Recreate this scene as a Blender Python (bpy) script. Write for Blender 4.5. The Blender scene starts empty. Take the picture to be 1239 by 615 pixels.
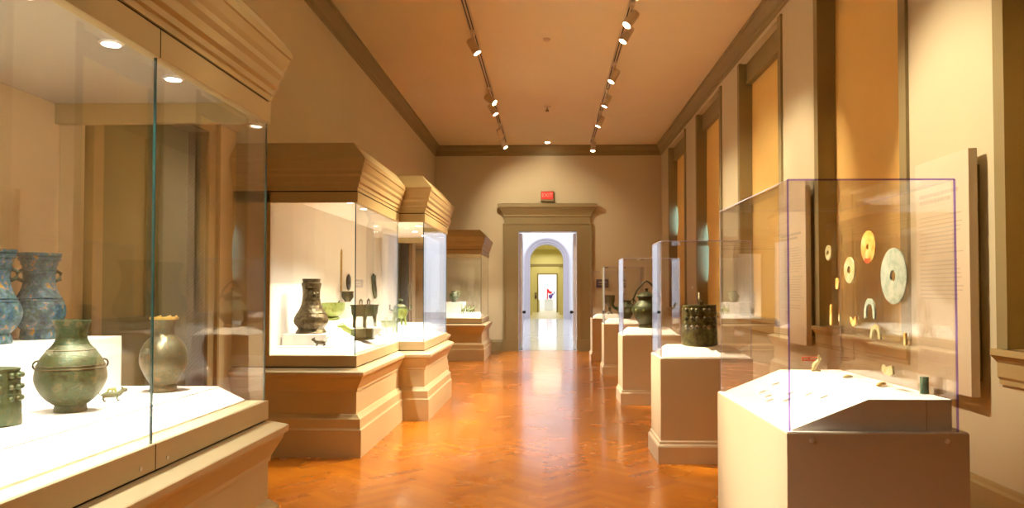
import bpy, math, random
from mathutils import Vector, Matrix
random.seed(7)
S = bpy.context.scene
COL = S.collection
R = math.radians

# ------------------------------------------------------------------ camera
EYE = 1.55
FPX = 900.0
cam_d = bpy.data.cameras.new('camera')
cam_d.sensor_width = 36.0
cam_d.lens = FPX * 36.0 / 1239.0
cam = bpy.data.objects.new('camera', cam_d)
cam.location = (0, 0, EYE)
cam.rotation_euler = (R(91.4), 0, R(1.4))
cam_d.shift_x = -22.5 / 1239.0
cam_d.shift_y = 23.5 / 1239.0
cam_d.clip_start = 0.05
cam_d.clip_end = 300
COL.objects.link(cam)
S.camera = cam

# ------------------------------------------------------------------ world, exposure
W = bpy.data.worlds.new('world')
S.world = W
W.use_nodes = True
W.node_tree.nodes['Background'].inputs[0].default_value = (0.75, 0.85, 1.0, 1)
W.node_tree.nodes['Background'].inputs[1].default_value = 0.6
S.view_settings.view_transform = 'Standard'
S.view_settings.look = 'None'
S.view_settings.gamma = 1.0
S.view_settings.use_curve_mapping = False
S.view_settings.exposure = 1.75
S.cycles.transparent_max_bounces = 40
S.cycles.max_bounces = 10
S.cycles.sample_clamp_indirect = 6.0
S.cycles.use_denoising = True
S.cycles.caustics_reflective = False
S.cycles.caustics_refractive = False

WARM = (1.0, 0.835, 0.58)
CASE_LIGHT = (1.0, 0.93, 0.80)
P_TRACK_R = 380.0      # lamps on the right hand track, aimed across to the left
P_TRACK_L = 230.0
P_CASE = 12.5

def area(name, loc, size, power, color, rot=(0, 0, 0), sy=None):
    l = bpy.data.lights.new(name, 'AREA')
    l.shape = 'RECTANGLE'; l.size = size; l.size_y = sy or size
    l.energy = power; l.color = color
    o = bpy.data.objects.new(name, l); COL.objects.link(o)
    o.location = loc; o.rotation_euler = rot
    return o
# skylight of the marble hall, lights of the rooms beyond it
area('skylight', (0, 31, 8.9), 9, 470, (0.90, 0.92, 1.0), sy=20)
area('corridor_ceiling_light', (-0.1, 50.5, 4.4), 2.0, 62, (1.0, 0.92, 0.62), sy=10)
area('end_room_ceiling_light', (-0.1, 61, 3.9), 3.0, 70, (0.9, 0.93, 1.0), sy=5)

# ------------------------------------------------------------------ materials
def new_mat(name):
    m = bpy.data.materials.new(name); m.use_nodes = True
    return m, m.node_tree.nodes, m.node_tree.links, m.node_tree.nodes['Principled BSDF']

def paint(name, c, rough=0.6, var=0.04, scale=3.0, bump=0.0, bscale=200, spec=0.3, metal=0.0):
    m, N, L, P = new_mat(name)
    t = N.new('ShaderNodeTexCoord'); n = N.new('ShaderNodeTexNoise')
    n.inputs['Scale'].default_value = scale; n.inputs['Detail'].default_value = 4
    L.new(t.outputs['Object'], n.inputs['Vector'])
    mx = N.new('ShaderNodeMix'); mx.data_type = 'RGBA'
    mx.inputs['A'].default_value = tuple(x * (1 - var) for x in c) + (1,)
    mx.inputs['B'].default_value = tuple(min(1, x * (1 + var)) for x in c) + (1,)
    L.new(n.outputs['Fac'], mx.inputs['Factor'])
    L.new(mx.outputs['Result'], P.inputs['Base Color'])
    P.inputs['Roughness'].default_value = rough
    P.inputs['Specular IOR Level'].default_value = spec
    P.inputs['Metallic'].default_value = metal
    if bump:
        n2 = N.new('ShaderNodeTexNoise'); n2.inputs['Scale'].default_value = bscale
        L.new(t.outputs['Object'], n2.inputs['Vector'])
        b = N.new('ShaderNodeBump'); b.inputs['Strength'].default_value = bump
        b.inputs['Distance'].default_value = 0.002
        L.new(n2.outputs['Fac'], b.inputs['Height']); L.new(b.outputs['Normal'], P.inputs['Normal'])
    return m

def emit(name, c, s):
    m, N, L, P = new_mat(name)
    P.inputs['Base Color'].default_value = c + (1,)
    P.inputs['Emission Color'].default_value = c + (1,)
    P.inputs['Emission Strength'].default_value = s
    return m

def glass(name, tint, ior=1.5, refl=(1, 1, 1)):
    m, N, L, P = new_mat(name)
    N.remove(P)
    out = N['Material Output']
    tr = N.new('ShaderNodeBsdfTransparent'); tr.inputs[0].default_value = tint + (1,)
    gl = N.new('ShaderNodeBsdfGlossy'); gl.inputs['Roughness'].default_value = 0.0
    gl.inputs[0].default_value = refl + (1,)
    geo = N.new('ShaderNodeNewGeometry')
    mi = N.new('ShaderNodeMix'); mi.data_type = 'FLOAT'
    mi.inputs['A'].default_value = ior; mi.inputs['B'].default_value = 1.0 / ior
    L.new(geo.outputs['Backfacing'], mi.inputs['Factor'])
    fr = N.new('ShaderNodeFresnel'); L.new(mi.outputs['Result'], fr.inputs['IOR'])
    ms = N.new('ShaderNodeMixShader')
    L.new(fr.outputs[0], ms.inputs[0]); L.new(tr.outputs[0], ms.inputs[1]); L.new(gl.outputs[0], ms.inputs[2])
    L.new(ms.outputs[0], out.inputs['Surface'])
    return m

def bronze(name, cols, scale=14.0, rough=0.5, metal=0.35, bump=0.5, bscale=60, wave=0.0):
    m, N, L, P = new_mat(name)
    t = N.new('ShaderNodeTexCoord'); n = N.new('ShaderNodeTexNoise')
    n.inputs['Scale'].default_value = scale; n.inputs['Detail'].default_value = 6
    n.inputs['Roughness'].default_value = 0.65
    L.new(t.outputs['Object'], n.inputs['Vector'])
    r = N.new('ShaderNodeValToRGB'); e = r.color_ramp
    k = len(cols)
    while len(e.elements) < k: e.elements.new(0.5)
    for i, c in enumerate(cols):
        e.elements[i].position = 0.38 + 0.24 * i / (k - 1); e.elements[i].color = c + (1,)
    L.new(n.outputs['Fac'], r.inputs['Fac']); L.new(r.outputs['Color'], P.inputs['Base Color'])
    P.inputs['Roughness'].default_value = rough; P.inputs['Metallic'].default_value = metal
    n2 = N.new('ShaderNodeTexNoise'); n2.inputs['Scale'].default_value = bscale
    L.new(t.outputs['Object'], n2.inputs['Vector'])
    b = N.new('ShaderNodeBump'); b.inputs['Strength'].default_value = bump; b.inputs['Distance'].default_value = 0.004
    L.new(n2.outputs['Fac'], b.inputs['Height'])
    if wave:
        v = N.new('ShaderNodeTexVoronoi'); v.inputs['Scale'].default_value = wave
        L.new(t.outputs['Object'], v.inputs['Vector'])
        b2 = N.new('ShaderNodeBump'); b2.inputs['Strength'].default_value = 0.7; b2.inputs['Distance'].default_value = 0.006
        L.new(v.outputs['Distance'], b2.inputs['Height']); L.new(b.outputs['Normal'], b2.inputs['Normal'])
        L.new(b2.outputs['Normal'], P.inputs['Normal'])
    else:
        L.new(b.outputs['Normal'], P.inputs['Normal'])
    return m

def parquet():
    m, N, L, P = new_mat('herringbone_parquet')
    a = N.new('ShaderNodeAttribute'); a.attribute_name = 'plank'
    sep = N.new('ShaderNodeSeparateColor'); L.new(a.outputs['Color'], sep.inputs[0])
    t = N.new('ShaderNodeTexCoord')
    n = N.new('ShaderNodeTexNoise'); n.inputs['Scale'].default_value = 7; n.inputs['Detail'].default_value = 2
    L.new(t.outputs['Object'], n.inputs['Vector'])
    ad = N.new('ShaderNodeMath'); ad.operation = 'MULTIPLY_ADD'; ad.inputs[1].default_value = 0.35
    L.new(n.outputs['Fac'], ad.inputs[0]); L.new(sep.outputs['Red'], ad.inputs[2])
    r = N.new('ShaderNodeValToRGB'); e = r.color_ramp
    e.elements[0].position = 0.1; e.elements[0].color = (0.34, 0.090, 0.004, 1)
    e.elements[1].position = 1.15; e.elements[1].color = (0.52, 0.168, 0.007, 1)
    L.new(ad.outputs[0], r.inputs['Fac'])
    mx = N.new('ShaderNodeMix'); mx.data_type = 'RGBA'; mx.inputs['B'].default_value = (0.09, 0.03, 0.006, 1)
    L.new(r.outputs['Color'], mx.inputs['A']); L.new(sep.outputs['Green'], mx.inputs['Factor'])
    L.new(mx.outputs['Result'], P.inputs['Base Color'])
    n3 = N.new('ShaderNodeTexNoise'); n3.inputs['Scale'].default_value = 2.2; n3.inputs['Detail'].default_value = 3
    L.new(t.outputs['Object'], n3.inputs['Vector'])
    mr = N.new('ShaderNodeMapRange'); mr.inputs['To Min'].default_value = 0.20; mr.inputs['To Max'].default_value = 0.32
    L.new(n3.outputs['Fac'], mr.inputs['Value']); L.new(mr.outputs[0], P.inputs['Roughness'])
    P.inputs['Specular IOR Level'].default_value = 0.6
    P.inputs['Coat Weight'].default_value = 0.35; P.inputs['Coat Roughness'].default_value = 0.10
    b = N.new('ShaderNodeBump'); b.inputs['Strength'].default_value = 0.03; b.inputs['Distance'].default_value = 0.01
    n4 = N.new('ShaderNodeTexNoise'); n4.inputs['Scale'].default_value = 5.0
    L.new(t.outputs['Object'], n4.inputs['Vector']); L.new(n4.outputs['Fac'], b.inputs['Height'])
    L.new(b.outputs['Normal'], P.inputs['Normal'])
    return m

M = dict(
    wall=paint('warm_wall_paint', (0.64, 0.56, 0.375), 0.75, 0.04, 1.2, 0.15),
    ceiling=paint('ceiling_plaster', (0.84, 0.73, 0.52), 0.85, 0.04, 1.0, 0.1),
    trim=paint('taupe_trim_paint', (0.30, 0.235, 0.11), 0.5, 0.06, 4),
    door_dark=paint('dark_olive_door_paint', (0.095, 0.12, 0.05), 0.5, 0.1, 3),
    blind=paint('golden_blind_cloth', (0.88, 0.60, 0.20), 0.8, 0.05, 2, 0.2, 300),
    casewood=paint('tan_case_lacquer', (0.46, 0.345, 0.155), 0.45, 0.05, 5),
    casebase=paint('beige_case_lacquer', (0.54, 0.44, 0.26), 0.45, 0.05, 3),
    reveal=paint('shadow_gap_black', (0.02, 0.015, 0.01), 0.9, 0.0),
    caseback=paint('white_case_lining', (0.84, 0.78, 0.69), 0.8, 0.02, 2),
    caseback_cream=paint('cream_case_lining', (0.78, 0.62, 0.38), 0.8, 0.03, 2),
    inner=paint('satin_grey_inner_ceiling', (0.50, 0.45, 0.36), 0.22, 0.02, 2, spec=0.6),
    deck=paint('white_deck_cloth', (0.90, 0.86, 0.80), 0.8, 0.02, 5),
    pedestal=paint('pale_pedestal_paint', (0.61, 0.52, 0.37), 0.5, 0.03, 4),
    glass=glass('case_glass', (0.985, 0.995, 0.985)),
    acrylic=glass('acrylic_sheet', (0.99, 0.99, 0.99)),
    joint=paint('teal_glass_edge', (0.015, 0.06, 0.055), 0.15, 0.0, 1, spec=0.6),
    acryedge=glass('violet_acrylic_edge', (0.60, 0.52, 0.95), 1.6, (0.8, 0.75, 1.0)),
    acryedge_pale=paint('pale_acrylic_edge', (0.62, 0.58, 0.74), 0.2, 0.0, 1, spec=0.6),
    lamp=emit('lamp_lens', (1.0, 0.86, 0.62), 22.0),
    caselamp=emit('case_lamp_lens', (1.0, 0.90, 0.74), 9.0),
    fixture=paint('cream_fixture_enamel', (0.66, 0.54, 0.38), 0.35, 0.0),
    steel=paint('brushed_steel', (0.75, 0.72, 0.66), 0.45, 0.02, metal=0.5),
    black=paint('black_enamel', (0.03, 0.03, 0.03), 0.4, 0.0),
    white=paint('white_hall_paint', (0.80, 0.80, 0.82), 0.7, 0.02),
    lilac=paint('pale_lilac_stone', (0.50, 0.46, 0.50), 0.6, 0.05),
    marble=paint('polished_marble', (0.62, 0.62, 0.60), 0.12, 0.1, 1.0, spec=0.7),
    corridor=paint('pale_yellow_corridor_paint', (0.72, 0.66, 0.36), 0.7, 0.03),
    corrfloor=paint('pale_corridor_floor', (0.66, 0.58, 0.36), 0.35, 0.05),
    exit_red=emit('exit_sign_red', (0.50, 0.02, 0.012), 0.22),
    exit_letter=emit('exit_sign_letter', (0.9, 0.2, 0.12), 0.35),
    red=paint('scarlet_enamel', (0.75, 0.02, 0.03), 0.4, 0.05),
    violet=paint('violet_enamel', (0.12, 0.06, 0.28), 0.4, 0.1),
    plaque=paint('dark_purple_plaque', (0.09, 0.05, 0.09), 0.4, 0.05),
    panel=paint('cream_text_board', (0.74, 0.63, 0.46), 0.6, 0.02),
    ink=paint('grey_print', (0.56, 0.48, 0.36), 0.8, 0.0),
    label_card=paint('pale_label_card', (0.42, 0.40, 0.38), 0.7, 0.0),
    daylight=emit('daylit_window_pane', (0.38, 0.64, 1.0), 1.5),
    jade_pale=bronze('pale_green_jade', [(0.252, 0.312, 0.24), (0.372, 0.42, 0.33), (0.444, 0.456, 0.372)], 22, 0.3, 0.0, 0.2),
    jade_amber=bronze('amber_jade', [(0.6, 0.27, 0.038), (0.69, 0.413, 0.105), (0.675, 0.525, 0.24)], 20, 0.3, 0.0, 0.2),
    jade_honey=bronze('honey_jade', [(0.372, 0.3, 0.12), (0.48, 0.408, 0.204), (0.51, 0.468, 0.3)], 20, 0.3, 0.0, 0.2),
    jade_dark=bronze('dark_green_jade', [(0.03, 0.07, 0.05), (0.07, 0.13, 0.08), (0.14, 0.2, 0.12)], 30, 0.25, 0.0, 0.2),
    jade_red=bronze('rust_red_jade', [(0.45, 0.05, 0.02), (0.6, 0.12, 0.04), (0.35, 0.05, 0.02)], 30, 0.3, 0.0, 0.2),
    b_green=bronze('green_patina_bronze', [(0.032, 0.032, 0.009), (0.07, 0.076, 0.02), (0.032, 0.063, 0.029), (0.127, 0.101, 0.038)], 26),
    b_blue=bronze('blue_green_patina_bronze', [(0.008, 0.016, 0.02), (0.02, 0.085, 0.16), (0.02, 0.04, 0.03), (0.06, 0.15, 0.13), (0.03, 0.10, 0.24), (0.34, 0.19, 0.03)], 26, 0.6, 0.1, 1.0),
    b_brown=bronze('brown_bronze', [(0.054, 0.032, 0.012), (0.101, 0.071, 0.03), (0.143, 0.113, 0.054)], 24, 0.4, 0.5, 0.6, 60, 26),
    b_silver=bronze('silvery_bronze', [(0.066, 0.059, 0.026), (0.125, 0.092, 0.04), (0.066, 0.086, 0.059), (0.185, 0.112, 0.046)], 22, 0.33, 0.6),
    b_gold=bronze('gilt_bronze_rim', [(0.45, 0.28, 0.05), (0.65, 0.42, 0.1), (0.5, 0.35, 0.1)], 20, 0.35, 0.6),
    b_dark=bronze('dark_green_bronze', [(0.01, 0.014, 0.006), (0.032, 0.04, 0.014), (0.072, 0.08, 0.024)], 12, 0.42, 0.4),
    b_bell=bronze('olive_black_bronze', [(0.026, 0.026, 0.008), (0.091, 0.085, 0.023), (0.169, 0.143, 0.046)], 24, 0.38, 0.5),
    b_olive=bronze('bright_olive_bronze', [(0.122, 0.138, 0.022), (0.23, 0.26, 0.054), (0.168, 0.26, 0.076)], 20, 0.5, 0.2),
)
M['floor'] = parquet()

# ------------------------------------------------------------------ mesh helpers
class MB:
    def __init__(s): s.v = []; s.f = []
    def add(s, vs, fs):
        k = len(s.v); s.v += [tuple(p) for p in vs]; s.f += [tuple(i + k for i in f) for f in fs]; return s
    def box(s, x0, x1, y0, y1, z0, z1):
        vs = [(x, y, z) for z in (z0, z1) for y in (y0, y1) for x in (x0, x1)]
        return s.add(vs, [(0, 2, 3, 1), (4, 5, 7, 6), (0, 1, 5, 4), (2, 6, 7, 3), (0, 4, 6, 2), (1, 3, 7, 5)])
    def rings(s, rs, closed=True, caps=True):
        n = len(rs[0]); vs = [p for r in rs for p in r]; fs = []
        for i in range(len(rs) - 1):
            for j in range(n if closed else n - 1):
                k = (j + 1) % n
                fs.append((i * n + j, i * n + k, (i + 1) * n + k, (i + 1) * n + j))
        if caps:
            fs.append(tuple(range(n - 1, -1, -1)))
            fs.append(tuple(range((len(rs) - 1) * n, len(rs) * n)))
        return s.add(vs, fs)
    def lathe(s, prof, c=(0, 0, 0), n=40, sx=1.0, sy=1.0, power=1.0):
        rs = []
        for r, z in prof:
            ring = []
            for i in range(n):
                a = 2 * math.pi * i / n; ca, sa = math.cos(a), math.sin(a)
                if power != 1.0:
                    ca = math.copysign(abs(ca) ** power, ca); sa = math.copysign(abs(sa) ** power, sa)
                ring.append((c[0] + r * sx * ca, c[1] + r * sy * sa, c[2] + z))
            rs.append(ring)
        return s.rings(rs)
    def tube(s, pts, rad, n=8, radii=None):
        pts = [Vector(p) for p in pts]; rs = []
        for i, p in enumerate(pts):
            d = (pts[min(i + 1, len(pts) - 1)] - pts[max(i - 1, 0)]).normalized()
            u = d.cross(Vector((0, 0, 1)))
            if u.length < 0.1: u = d.cross(Vector((0, 1, 0))) if i == 0 or abs(d.z) > 0.99 else u
            u.normalize(); w = d.cross(u)
            r = radii[i] if radii else rad
            rs.append([tuple(p + (u * math.cos(2 * math.pi * j / n) + w * math.sin(2 * math.pi * j / n)) * r) for j in range(n)])
        return s.rings(rs)
    def ball(s, c, r, sc=(1, 1, 1), n=12, m=7):
        prof = []
        for i in range(m + 1):
            a = -math.pi / 2 + math.pi * i / m
            prof.append((max(1e-4, r * math.cos(a)), r * math.sin(a) * sc[2]))
        return s.lathe(prof, c, n, sc[0], sc[1])
    def prism(s, poly, axis, a0, a1):
        def P(u, v, w):
            return {'x': (w, u, v), 'y': (u, w, v), 'z': (u, v, w)}[axis]
        n = len(poly)
        vs = [P(u, v, a0) for u, v in poly] + [P(u, v, a1) for u, v in poly]
        fs = [tuple(range(n - 1, -1, -1)), tuple(range(n, 2 * n))] + [(i, (i + 1) % n, n + (i + 1) % n, n + i) for i in range(n)]
        return s.add(vs, fs)
    def xf(s, mat):
        s.v = [tuple(mat @ Vector(p)) for p in s.v]; return s
    def build(s, name, mat, parent=None, smooth=False, bevel=0.0, loc=None, rz=0.0):
        me = bpy.data.meshes.new(name); me.from_pydata(s.v, [], s.f)
        me.materials.append(mat)
        import bmesh
        bm = bmesh.new(); bm.from_mesh(me); bmesh.ops.recalc_face_normals(bm, faces=bm.faces); bm.to_mesh(me); bm.free()
        if smooth:
            me.polygons.foreach_set('use_smooth', [True] * len(me.polygons))
            me.set_sharp_from_angle(angle=R(38))
        o = bpy.data.objects.new(name, me); COL.objects.link(o)
        if parent: o.parent = parent
        if loc: o.location = loc
        o.rotation_euler.z = rz
        if bevel:
            b = o.modifiers.new('bevel', 'BEVEL'); b.width = bevel; b.segments = 2; b.limit_method = 'ANGLE'
        return o

def thing(name, label, cat, loc=(0, 0, 0), rz=0.0, group=None):
    o = bpy.data.objects.new(name, None); COL.objects.link(o)
    o.empty_display_size = 0.1
    o.location = loc; o.rotation_euler = (0, 0, rz)
    o['label'] = label; o['category'] = cat
    if group: o['group'] = group
    return o
def tag(o, label, cat, group=None):
    o['label'] = label; o['category'] = cat
    if group: o['group'] = group
    return o
def struct(o, label=None):
    o['kind'] = 'structure'
    if label: o['label'] = label
    return o
def copy_thing(o, loc, rz, label, group=None):
    c = o.copy(); COL.objects.link(c); c.location = loc; c.rotation_euler = (0, 0, rz); c['label'] = label
    if group: c['group'] = group
    for ch in list(o.children):
        d = ch.copy(); COL.objects.link(d); d.parent = c
        for g in list(ch.children):
            e = g.copy(); COL.objects.link(e); e.parent = d
    return c

def outline_ring(outl, ox, oy, z, closed=False):
    """offset a rectilinear plan outline outwards (ox along X normals, oy along Y normals)"""
    n = len(outl); norms = []
    m = n if closed else n - 1
    for i in range(m):
        a = outl[i]; b = outl[(i + 1) % n]
        dx, dy = b[0] - a[0], b[1] - a[1]; l = math.hypot(dx, dy)
        norms.append((dy / l, -dx / l))
    ring = []
    for i, p in enumerate(outl):
        adj = []
        if closed: adj = [norms[i - 1], norms[i]]
        else:
            if i > 0: adj.append(norms[i - 1])
            if i < m: adj.append(norms[i])
        nx = sum(a[0] for a in adj); ny = sum(a[1] for a in adj)
        nx = max(-1, min(1, nx)); ny = max(-1, min(1, ny))
        ring.append((p[0] + nx * ox, p[1] + ny * oy, z))
    return ring
def stack(mb, outl, prof, closed=False):
    rs = []
    for p in prof:
        if len(p) == 2: off, z = p; ox = oy = off
        else: ox, oy, z = p
        rs.append(outline_ring(outl, ox, oy, z, closed))
    mb.rings(rs)
    return mb
def frame(mb, outl, o_out, o_in, z0, z1):
    for i in range(1, len(outl) - 1): pass
    a = [outline_ring(outl, o_out, o_out, z) for z in (z0, z1)]
    b = [outline_ring(outl, o_in, o_in, z) for z in (z0, z1)]
    n = len(outl)
    for i in range(n - 1):
        j = i + 1
        mb.add([a[0][i], a[0][j], b[0][j], b[0][i], a[1][i], a[1][j], b[1][j], b[1][i]],
               [(0, 3, 2, 1), (4, 5, 6, 7), (0, 1, 5, 4), (3, 7, 6, 2), (0, 4, 7, 3), (1, 2, 6, 5)])
    return mb

# ================================================================== room shell
XL, XR, YN, YF, ZC = -3.0, 2.95, -3.0, 19.5, 5.385
WT = 0.4

def floor_mesh():
    Wp, n = 0.085, 6
    me = bpy.data.meshes.new('floor'); vs = []; fs = []; cols = []
    c45 = math.cos(R(45)); g = 0.0
    def addq(x0, x1, y0, y1, val):
        pts = []
        for x, y in ((x0 + g, y0 + g), (x1 - g, y0 + g), (x1 - g, y1 - g), (x0 + g, y1 - g)):
            # rotate so the zigzag runs down the length of the room
            X = (x - y) * c45; Y = (x + y) * c45
            pts.append((X, Y))
        cx = sum(p[0] for p in pts) / 4; cy = sum(p[1] for p in pts) / 4
        if min(p[0] for p in pts) > XR + .02 or max(p[0] for p in pts) < XL - .02 or cy < YN - 0.3 or cy > YF + 0.5: return
        k = len(vs)
        for X, Y in pts: vs.append((min(max(X, XL - .38), XR + .38), min(max(Y, YN - .1), YF + 0.2), 0.0))
        fs.append((k, k + 1, k + 2, k + 3)); cols.append(val)
    for a in range(-120, 300):
        for b in range(-25, 26):
            ox = (a + 2 * n * b) * Wp; oy = a * Wp
            X = (ox - oy) * c45; Y = (ox + oy) * c45
            if X < -4.2 or X > 4.2 or Y < -4.5 or Y > 21: continue
            addq(ox, ox + n * Wp, oy, oy + Wp, 0.05 + random.random() * 0.5)
            addq(ox, ox + Wp, oy + Wp, oy + (n + 1) * Wp, 0.3 + random.random() * 0.45)
    me.from_pydata(vs, [], fs); me.materials.append(M['floor'])
    at = me.color_attributes.new('plank', 'FLOAT_COLOR', 'CORNER')
    i = 0
    for p, c in zip(me.polygons, cols):
        for _ in p.loop_indices:
            at.data[i].color = (max(c, 0), 1.0 if c < 0 else 0.0, 0, 1); i += 1
    o = bpy.data.objects.new('floor', me); COL.objects.link(o)
    return struct(o, 'orange herringbone parquet floor of the gallery')
floor_mesh()
struct(MB().box(XL - .1, XR + .3, YN - .1, YF, ZC, ZC + .15).build('ceiling', M['ceiling']))

# bays in the right wall: (far jamb Y, near jamb Y)
BAYS = [(18.20, 16.08), (14.80, 12.76), (11.50, 9.48), (8.18, 6.22), (4.88, 2.90), (1.50, -0.42)]
SILL, HEADZ, OPEN_TOP = 1.15, 4.78, 5.06
mb = MB()
edges = [YF]
for a, b in BAYS: edges += [a, b]
edges.append(YN)
for i in range(0, len(edges), 2):
    mb.box(XR, XR + WT, edges[i + 1], edges[i], 0, ZC)
for a, b in BAYS:
    mb.box(XR, XR + WT, b, a, 0, SILL); mb.box(XR, XR + WT, b, a, OPEN_TOP, ZC)
struct(mb.build('wall_right', M['wall']))
# door openings in the left wall: (near, far)
LD = [(4.88, 6.42), (14.25, 15.80)]
DH = 2.95
mb = MB(); y = YN
for a, b in LD:
    mb.box(XL - WT, XL, y, a, 0, ZC); mb.box(XL - WT, XL, a, b, DH, ZC); y = b
mb.box(XL - WT, XL, y, YF, 0, ZC)
struct(mb.build('wall_left', M['wall']))
struct(MB().box(XL - WT, XR + WT, YN - .3, YN, 0, ZC).build('wall_near', M['wall']))
DX0, DX1, DT = -0.80, 0.737, 3.13
mb = MB()
mb.box(XL - WT, DX0, YF, YF + WT, 0, ZC).box(DX1, XR + WT, YF, YF + WT, 0, ZC).box(DX0, DX1, YF, YF + WT, DT, ZC)
struct(mb.build('wall_back', M['wall']))

# cornice all round: trim_1
cprof = [(0.0, ZC - .26), (.02, ZC - .25), (.02, ZC - .21), (.045, ZC - .20), (.05, ZC - .14), (.09, ZC - .09), (.115, ZC - .05), (.14, ZC - .045), (.14, ZC)]
mb = MB()
for X, sgn in ((XL, 1), (XR, -1)):
    mb.prism([(X, ZC)] + [(X + sgn * o, z) for o, z in cprof], 'y', YN, YF)
mb.prism([(YF, ZC)] + [(YF - o, z) for o, z in cprof], 'x', XL, XR)
struct(mb.build('trim_1', M['trim']), 'taupe moulded cornice under the ceiling')
# baseboards
bprof = [(0, 0), (.035, 0), (.035, .24), (.022, .26), (.018, .29), (0, .29)]
mb = MB()
mb.prism([(XR - o, z) for o, z in bprof], 'y', YN, YF); struct(mb.build('baseboard_right', M['casewood']))
mb = MB(); y = YN
for a, b in LD:
    mb.prism([(XL + o, z) for o, z in bprof], 'y', y, a - .17); y = b + .17
mb.prism([(XL + o, z) for o, z in bprof], 'y', y, YF)
struct(mb.build('baseboard_left', M['trim']))
mb = MB()
mb.prism([(YF - o, z) for o, z in bprof], 'x', XL, DX0 - .42).prism([(YF - o, z) for o, z in bprof], 'x', DX1 + .40, XR)
struct(mb.build('baseboard_back', M['trim']))

# window bays: jamb lining, casing bead, header panel, sill, blind, daylit pane
for k, (a, b) in enumerate(BAYS):
    fr = MB()
    X1 = XR + .26
    fr.box(XR - .012, X1, a - .03, a + .001, SILL, OPEN_TOP)              # far jamb
    fr.box(XR - .012, X1, b, b + .02, SILL, OPEN_TOP)
    fr.box(XR - .02, XR + .03, a - .045, a + .07, SILL, OPEN_TOP)           # casing beads
    fr.box(XR - .028, XR + .02, b - .09, b + .03, SILL, OPEN_TOP)
    fr.box(XR + .10, XR + .17, b, a, HEADZ, OPEN_TOP)                       # header panel
    fr.box(XR + .09, XR + .18, b, a, HEADZ - .04, HEADZ)
    w = fr.build('window_%d' % (k + 1), M['trim']); struct(w, 'taupe lined window recess in the right wall')
    s = MB()
    sp = [(.10, -.30), (.012, -.30), (.012, -.20), (-.02, -.18), (-.03, -.14), (-.055, -.12), (-.06, -.06), (-.10, -.03), (-.10, 0), (.10, 0)]
    s.prism([(XR + o if i not in (0, 9) else XR + .22 if i == 9 else XR + .0, SILL + z + .03) for i, (o, z) in enumerate(sp)], 'y', b - .13, a + .10)
    s = MB().prism([(XR - .001, SILL - .20), (XR - .02, SILL - .20), (XR - .02, SILL - .17), (XR - .035, SILL - .15), (XR - .035, SILL - .06), (XR - .05, SILL - .04), (XR - .08, SILL - .01), (XR - .08, SILL + .03), (XR - .001, SILL + .03)], 'y', b - .06, a + .045)
    s.box(XR - .05, X1, b + .001, a - .001, SILL, SILL + .03)
    s.build('window_sill', M['casewood'], w)
    pn = MB().box(XR + .30, XR + .32, b, a, SILL, OPEN_TOP)
    pn.build('window_pane', M['daylight'], w)
    MB().box(XR + .33, XR + .39, b, a, SILL, OPEN_TOP).build('outer_shutter', M['trim'], w)
    bl = MB(); nz = 40; ny = 2; bx = XR + .19; rs = []
    gap0, gap1 = (1.75, 2.85) if k == 1 else (2.95, 3.60) if k == 0 else (9, 9)
    for i in range(nz + 1):
        z = SILL + .03 + (HEADZ + .05 - SILL - .03) * i / nz
        g = 0.0
        if gap0 < z < gap1: g = 0.17 * math.sin(math.pi * (z - gap0) / (gap1 - gap0)) ** .6
        if k == 3: g = -0.0
        bow = 0.012 * math.sin(math.pi * i / nz)
        rs.append([(bx - bow, b + .02, z), (bx - bow, a - .03 - g, z), (bx - bow + .006, a - .03 - g, z), (bx - bow + .006, b + .02, z)])
    bl.rings(rs)
    names = ['golden cloth blind in the window recess nearest the far wall', 'golden cloth blind with daylight slit behind the second row pedestal',
             'golden cloth blind in the recess above the middle pedestals', 'wide golden cloth blind directly above the nearest clear vitrine',
             'golden cloth blind in the recess cut by the right picture edge', 'golden cloth blind in the recess beside the camera']
    tag(bl.build('window_blind', M['blind']), names[k], 'blind', 'golden blinds in the right wall windows')

# doorways in the left wall
for k, (a, b) in enumerate(LD):
    d = MB().box(XL - .22, XL - .16, a, b, 0, DH)
    for yy0, yy1 in ((a + .12, (a + b) / 2 - .08), ((a + b) / 2 + .08, b - .12)):
        d.box(XL - .17, XL - .145, yy0, yy1, .25, 1.15); d.box(XL - .17, XL - .145, yy0, yy1, 1.35, DH - .2)
    do = d.build('door_%d' % (k + 2), M['door_dark'], bevel=.004); struct(do, 'dark olive panelled double door in the left wall')
    f = MB()
    f.box(XL - .2, XL + .03, a - .16, a, 0, DH + .16).box(XL - .2, XL + .03, b, b + .16, 0, DH + .16).box(XL - .2, XL + .03, a, b, DH, DH + .16)
    f.box(XL - .02, XL + .06, a - .16, a - .12, 0, DH + .2).box(XL - .02, XL + .06, b + .12, b + .16, 0, DH + .2)
    f.build('door_casing', M['trim'], do, bevel=.004)

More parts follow.
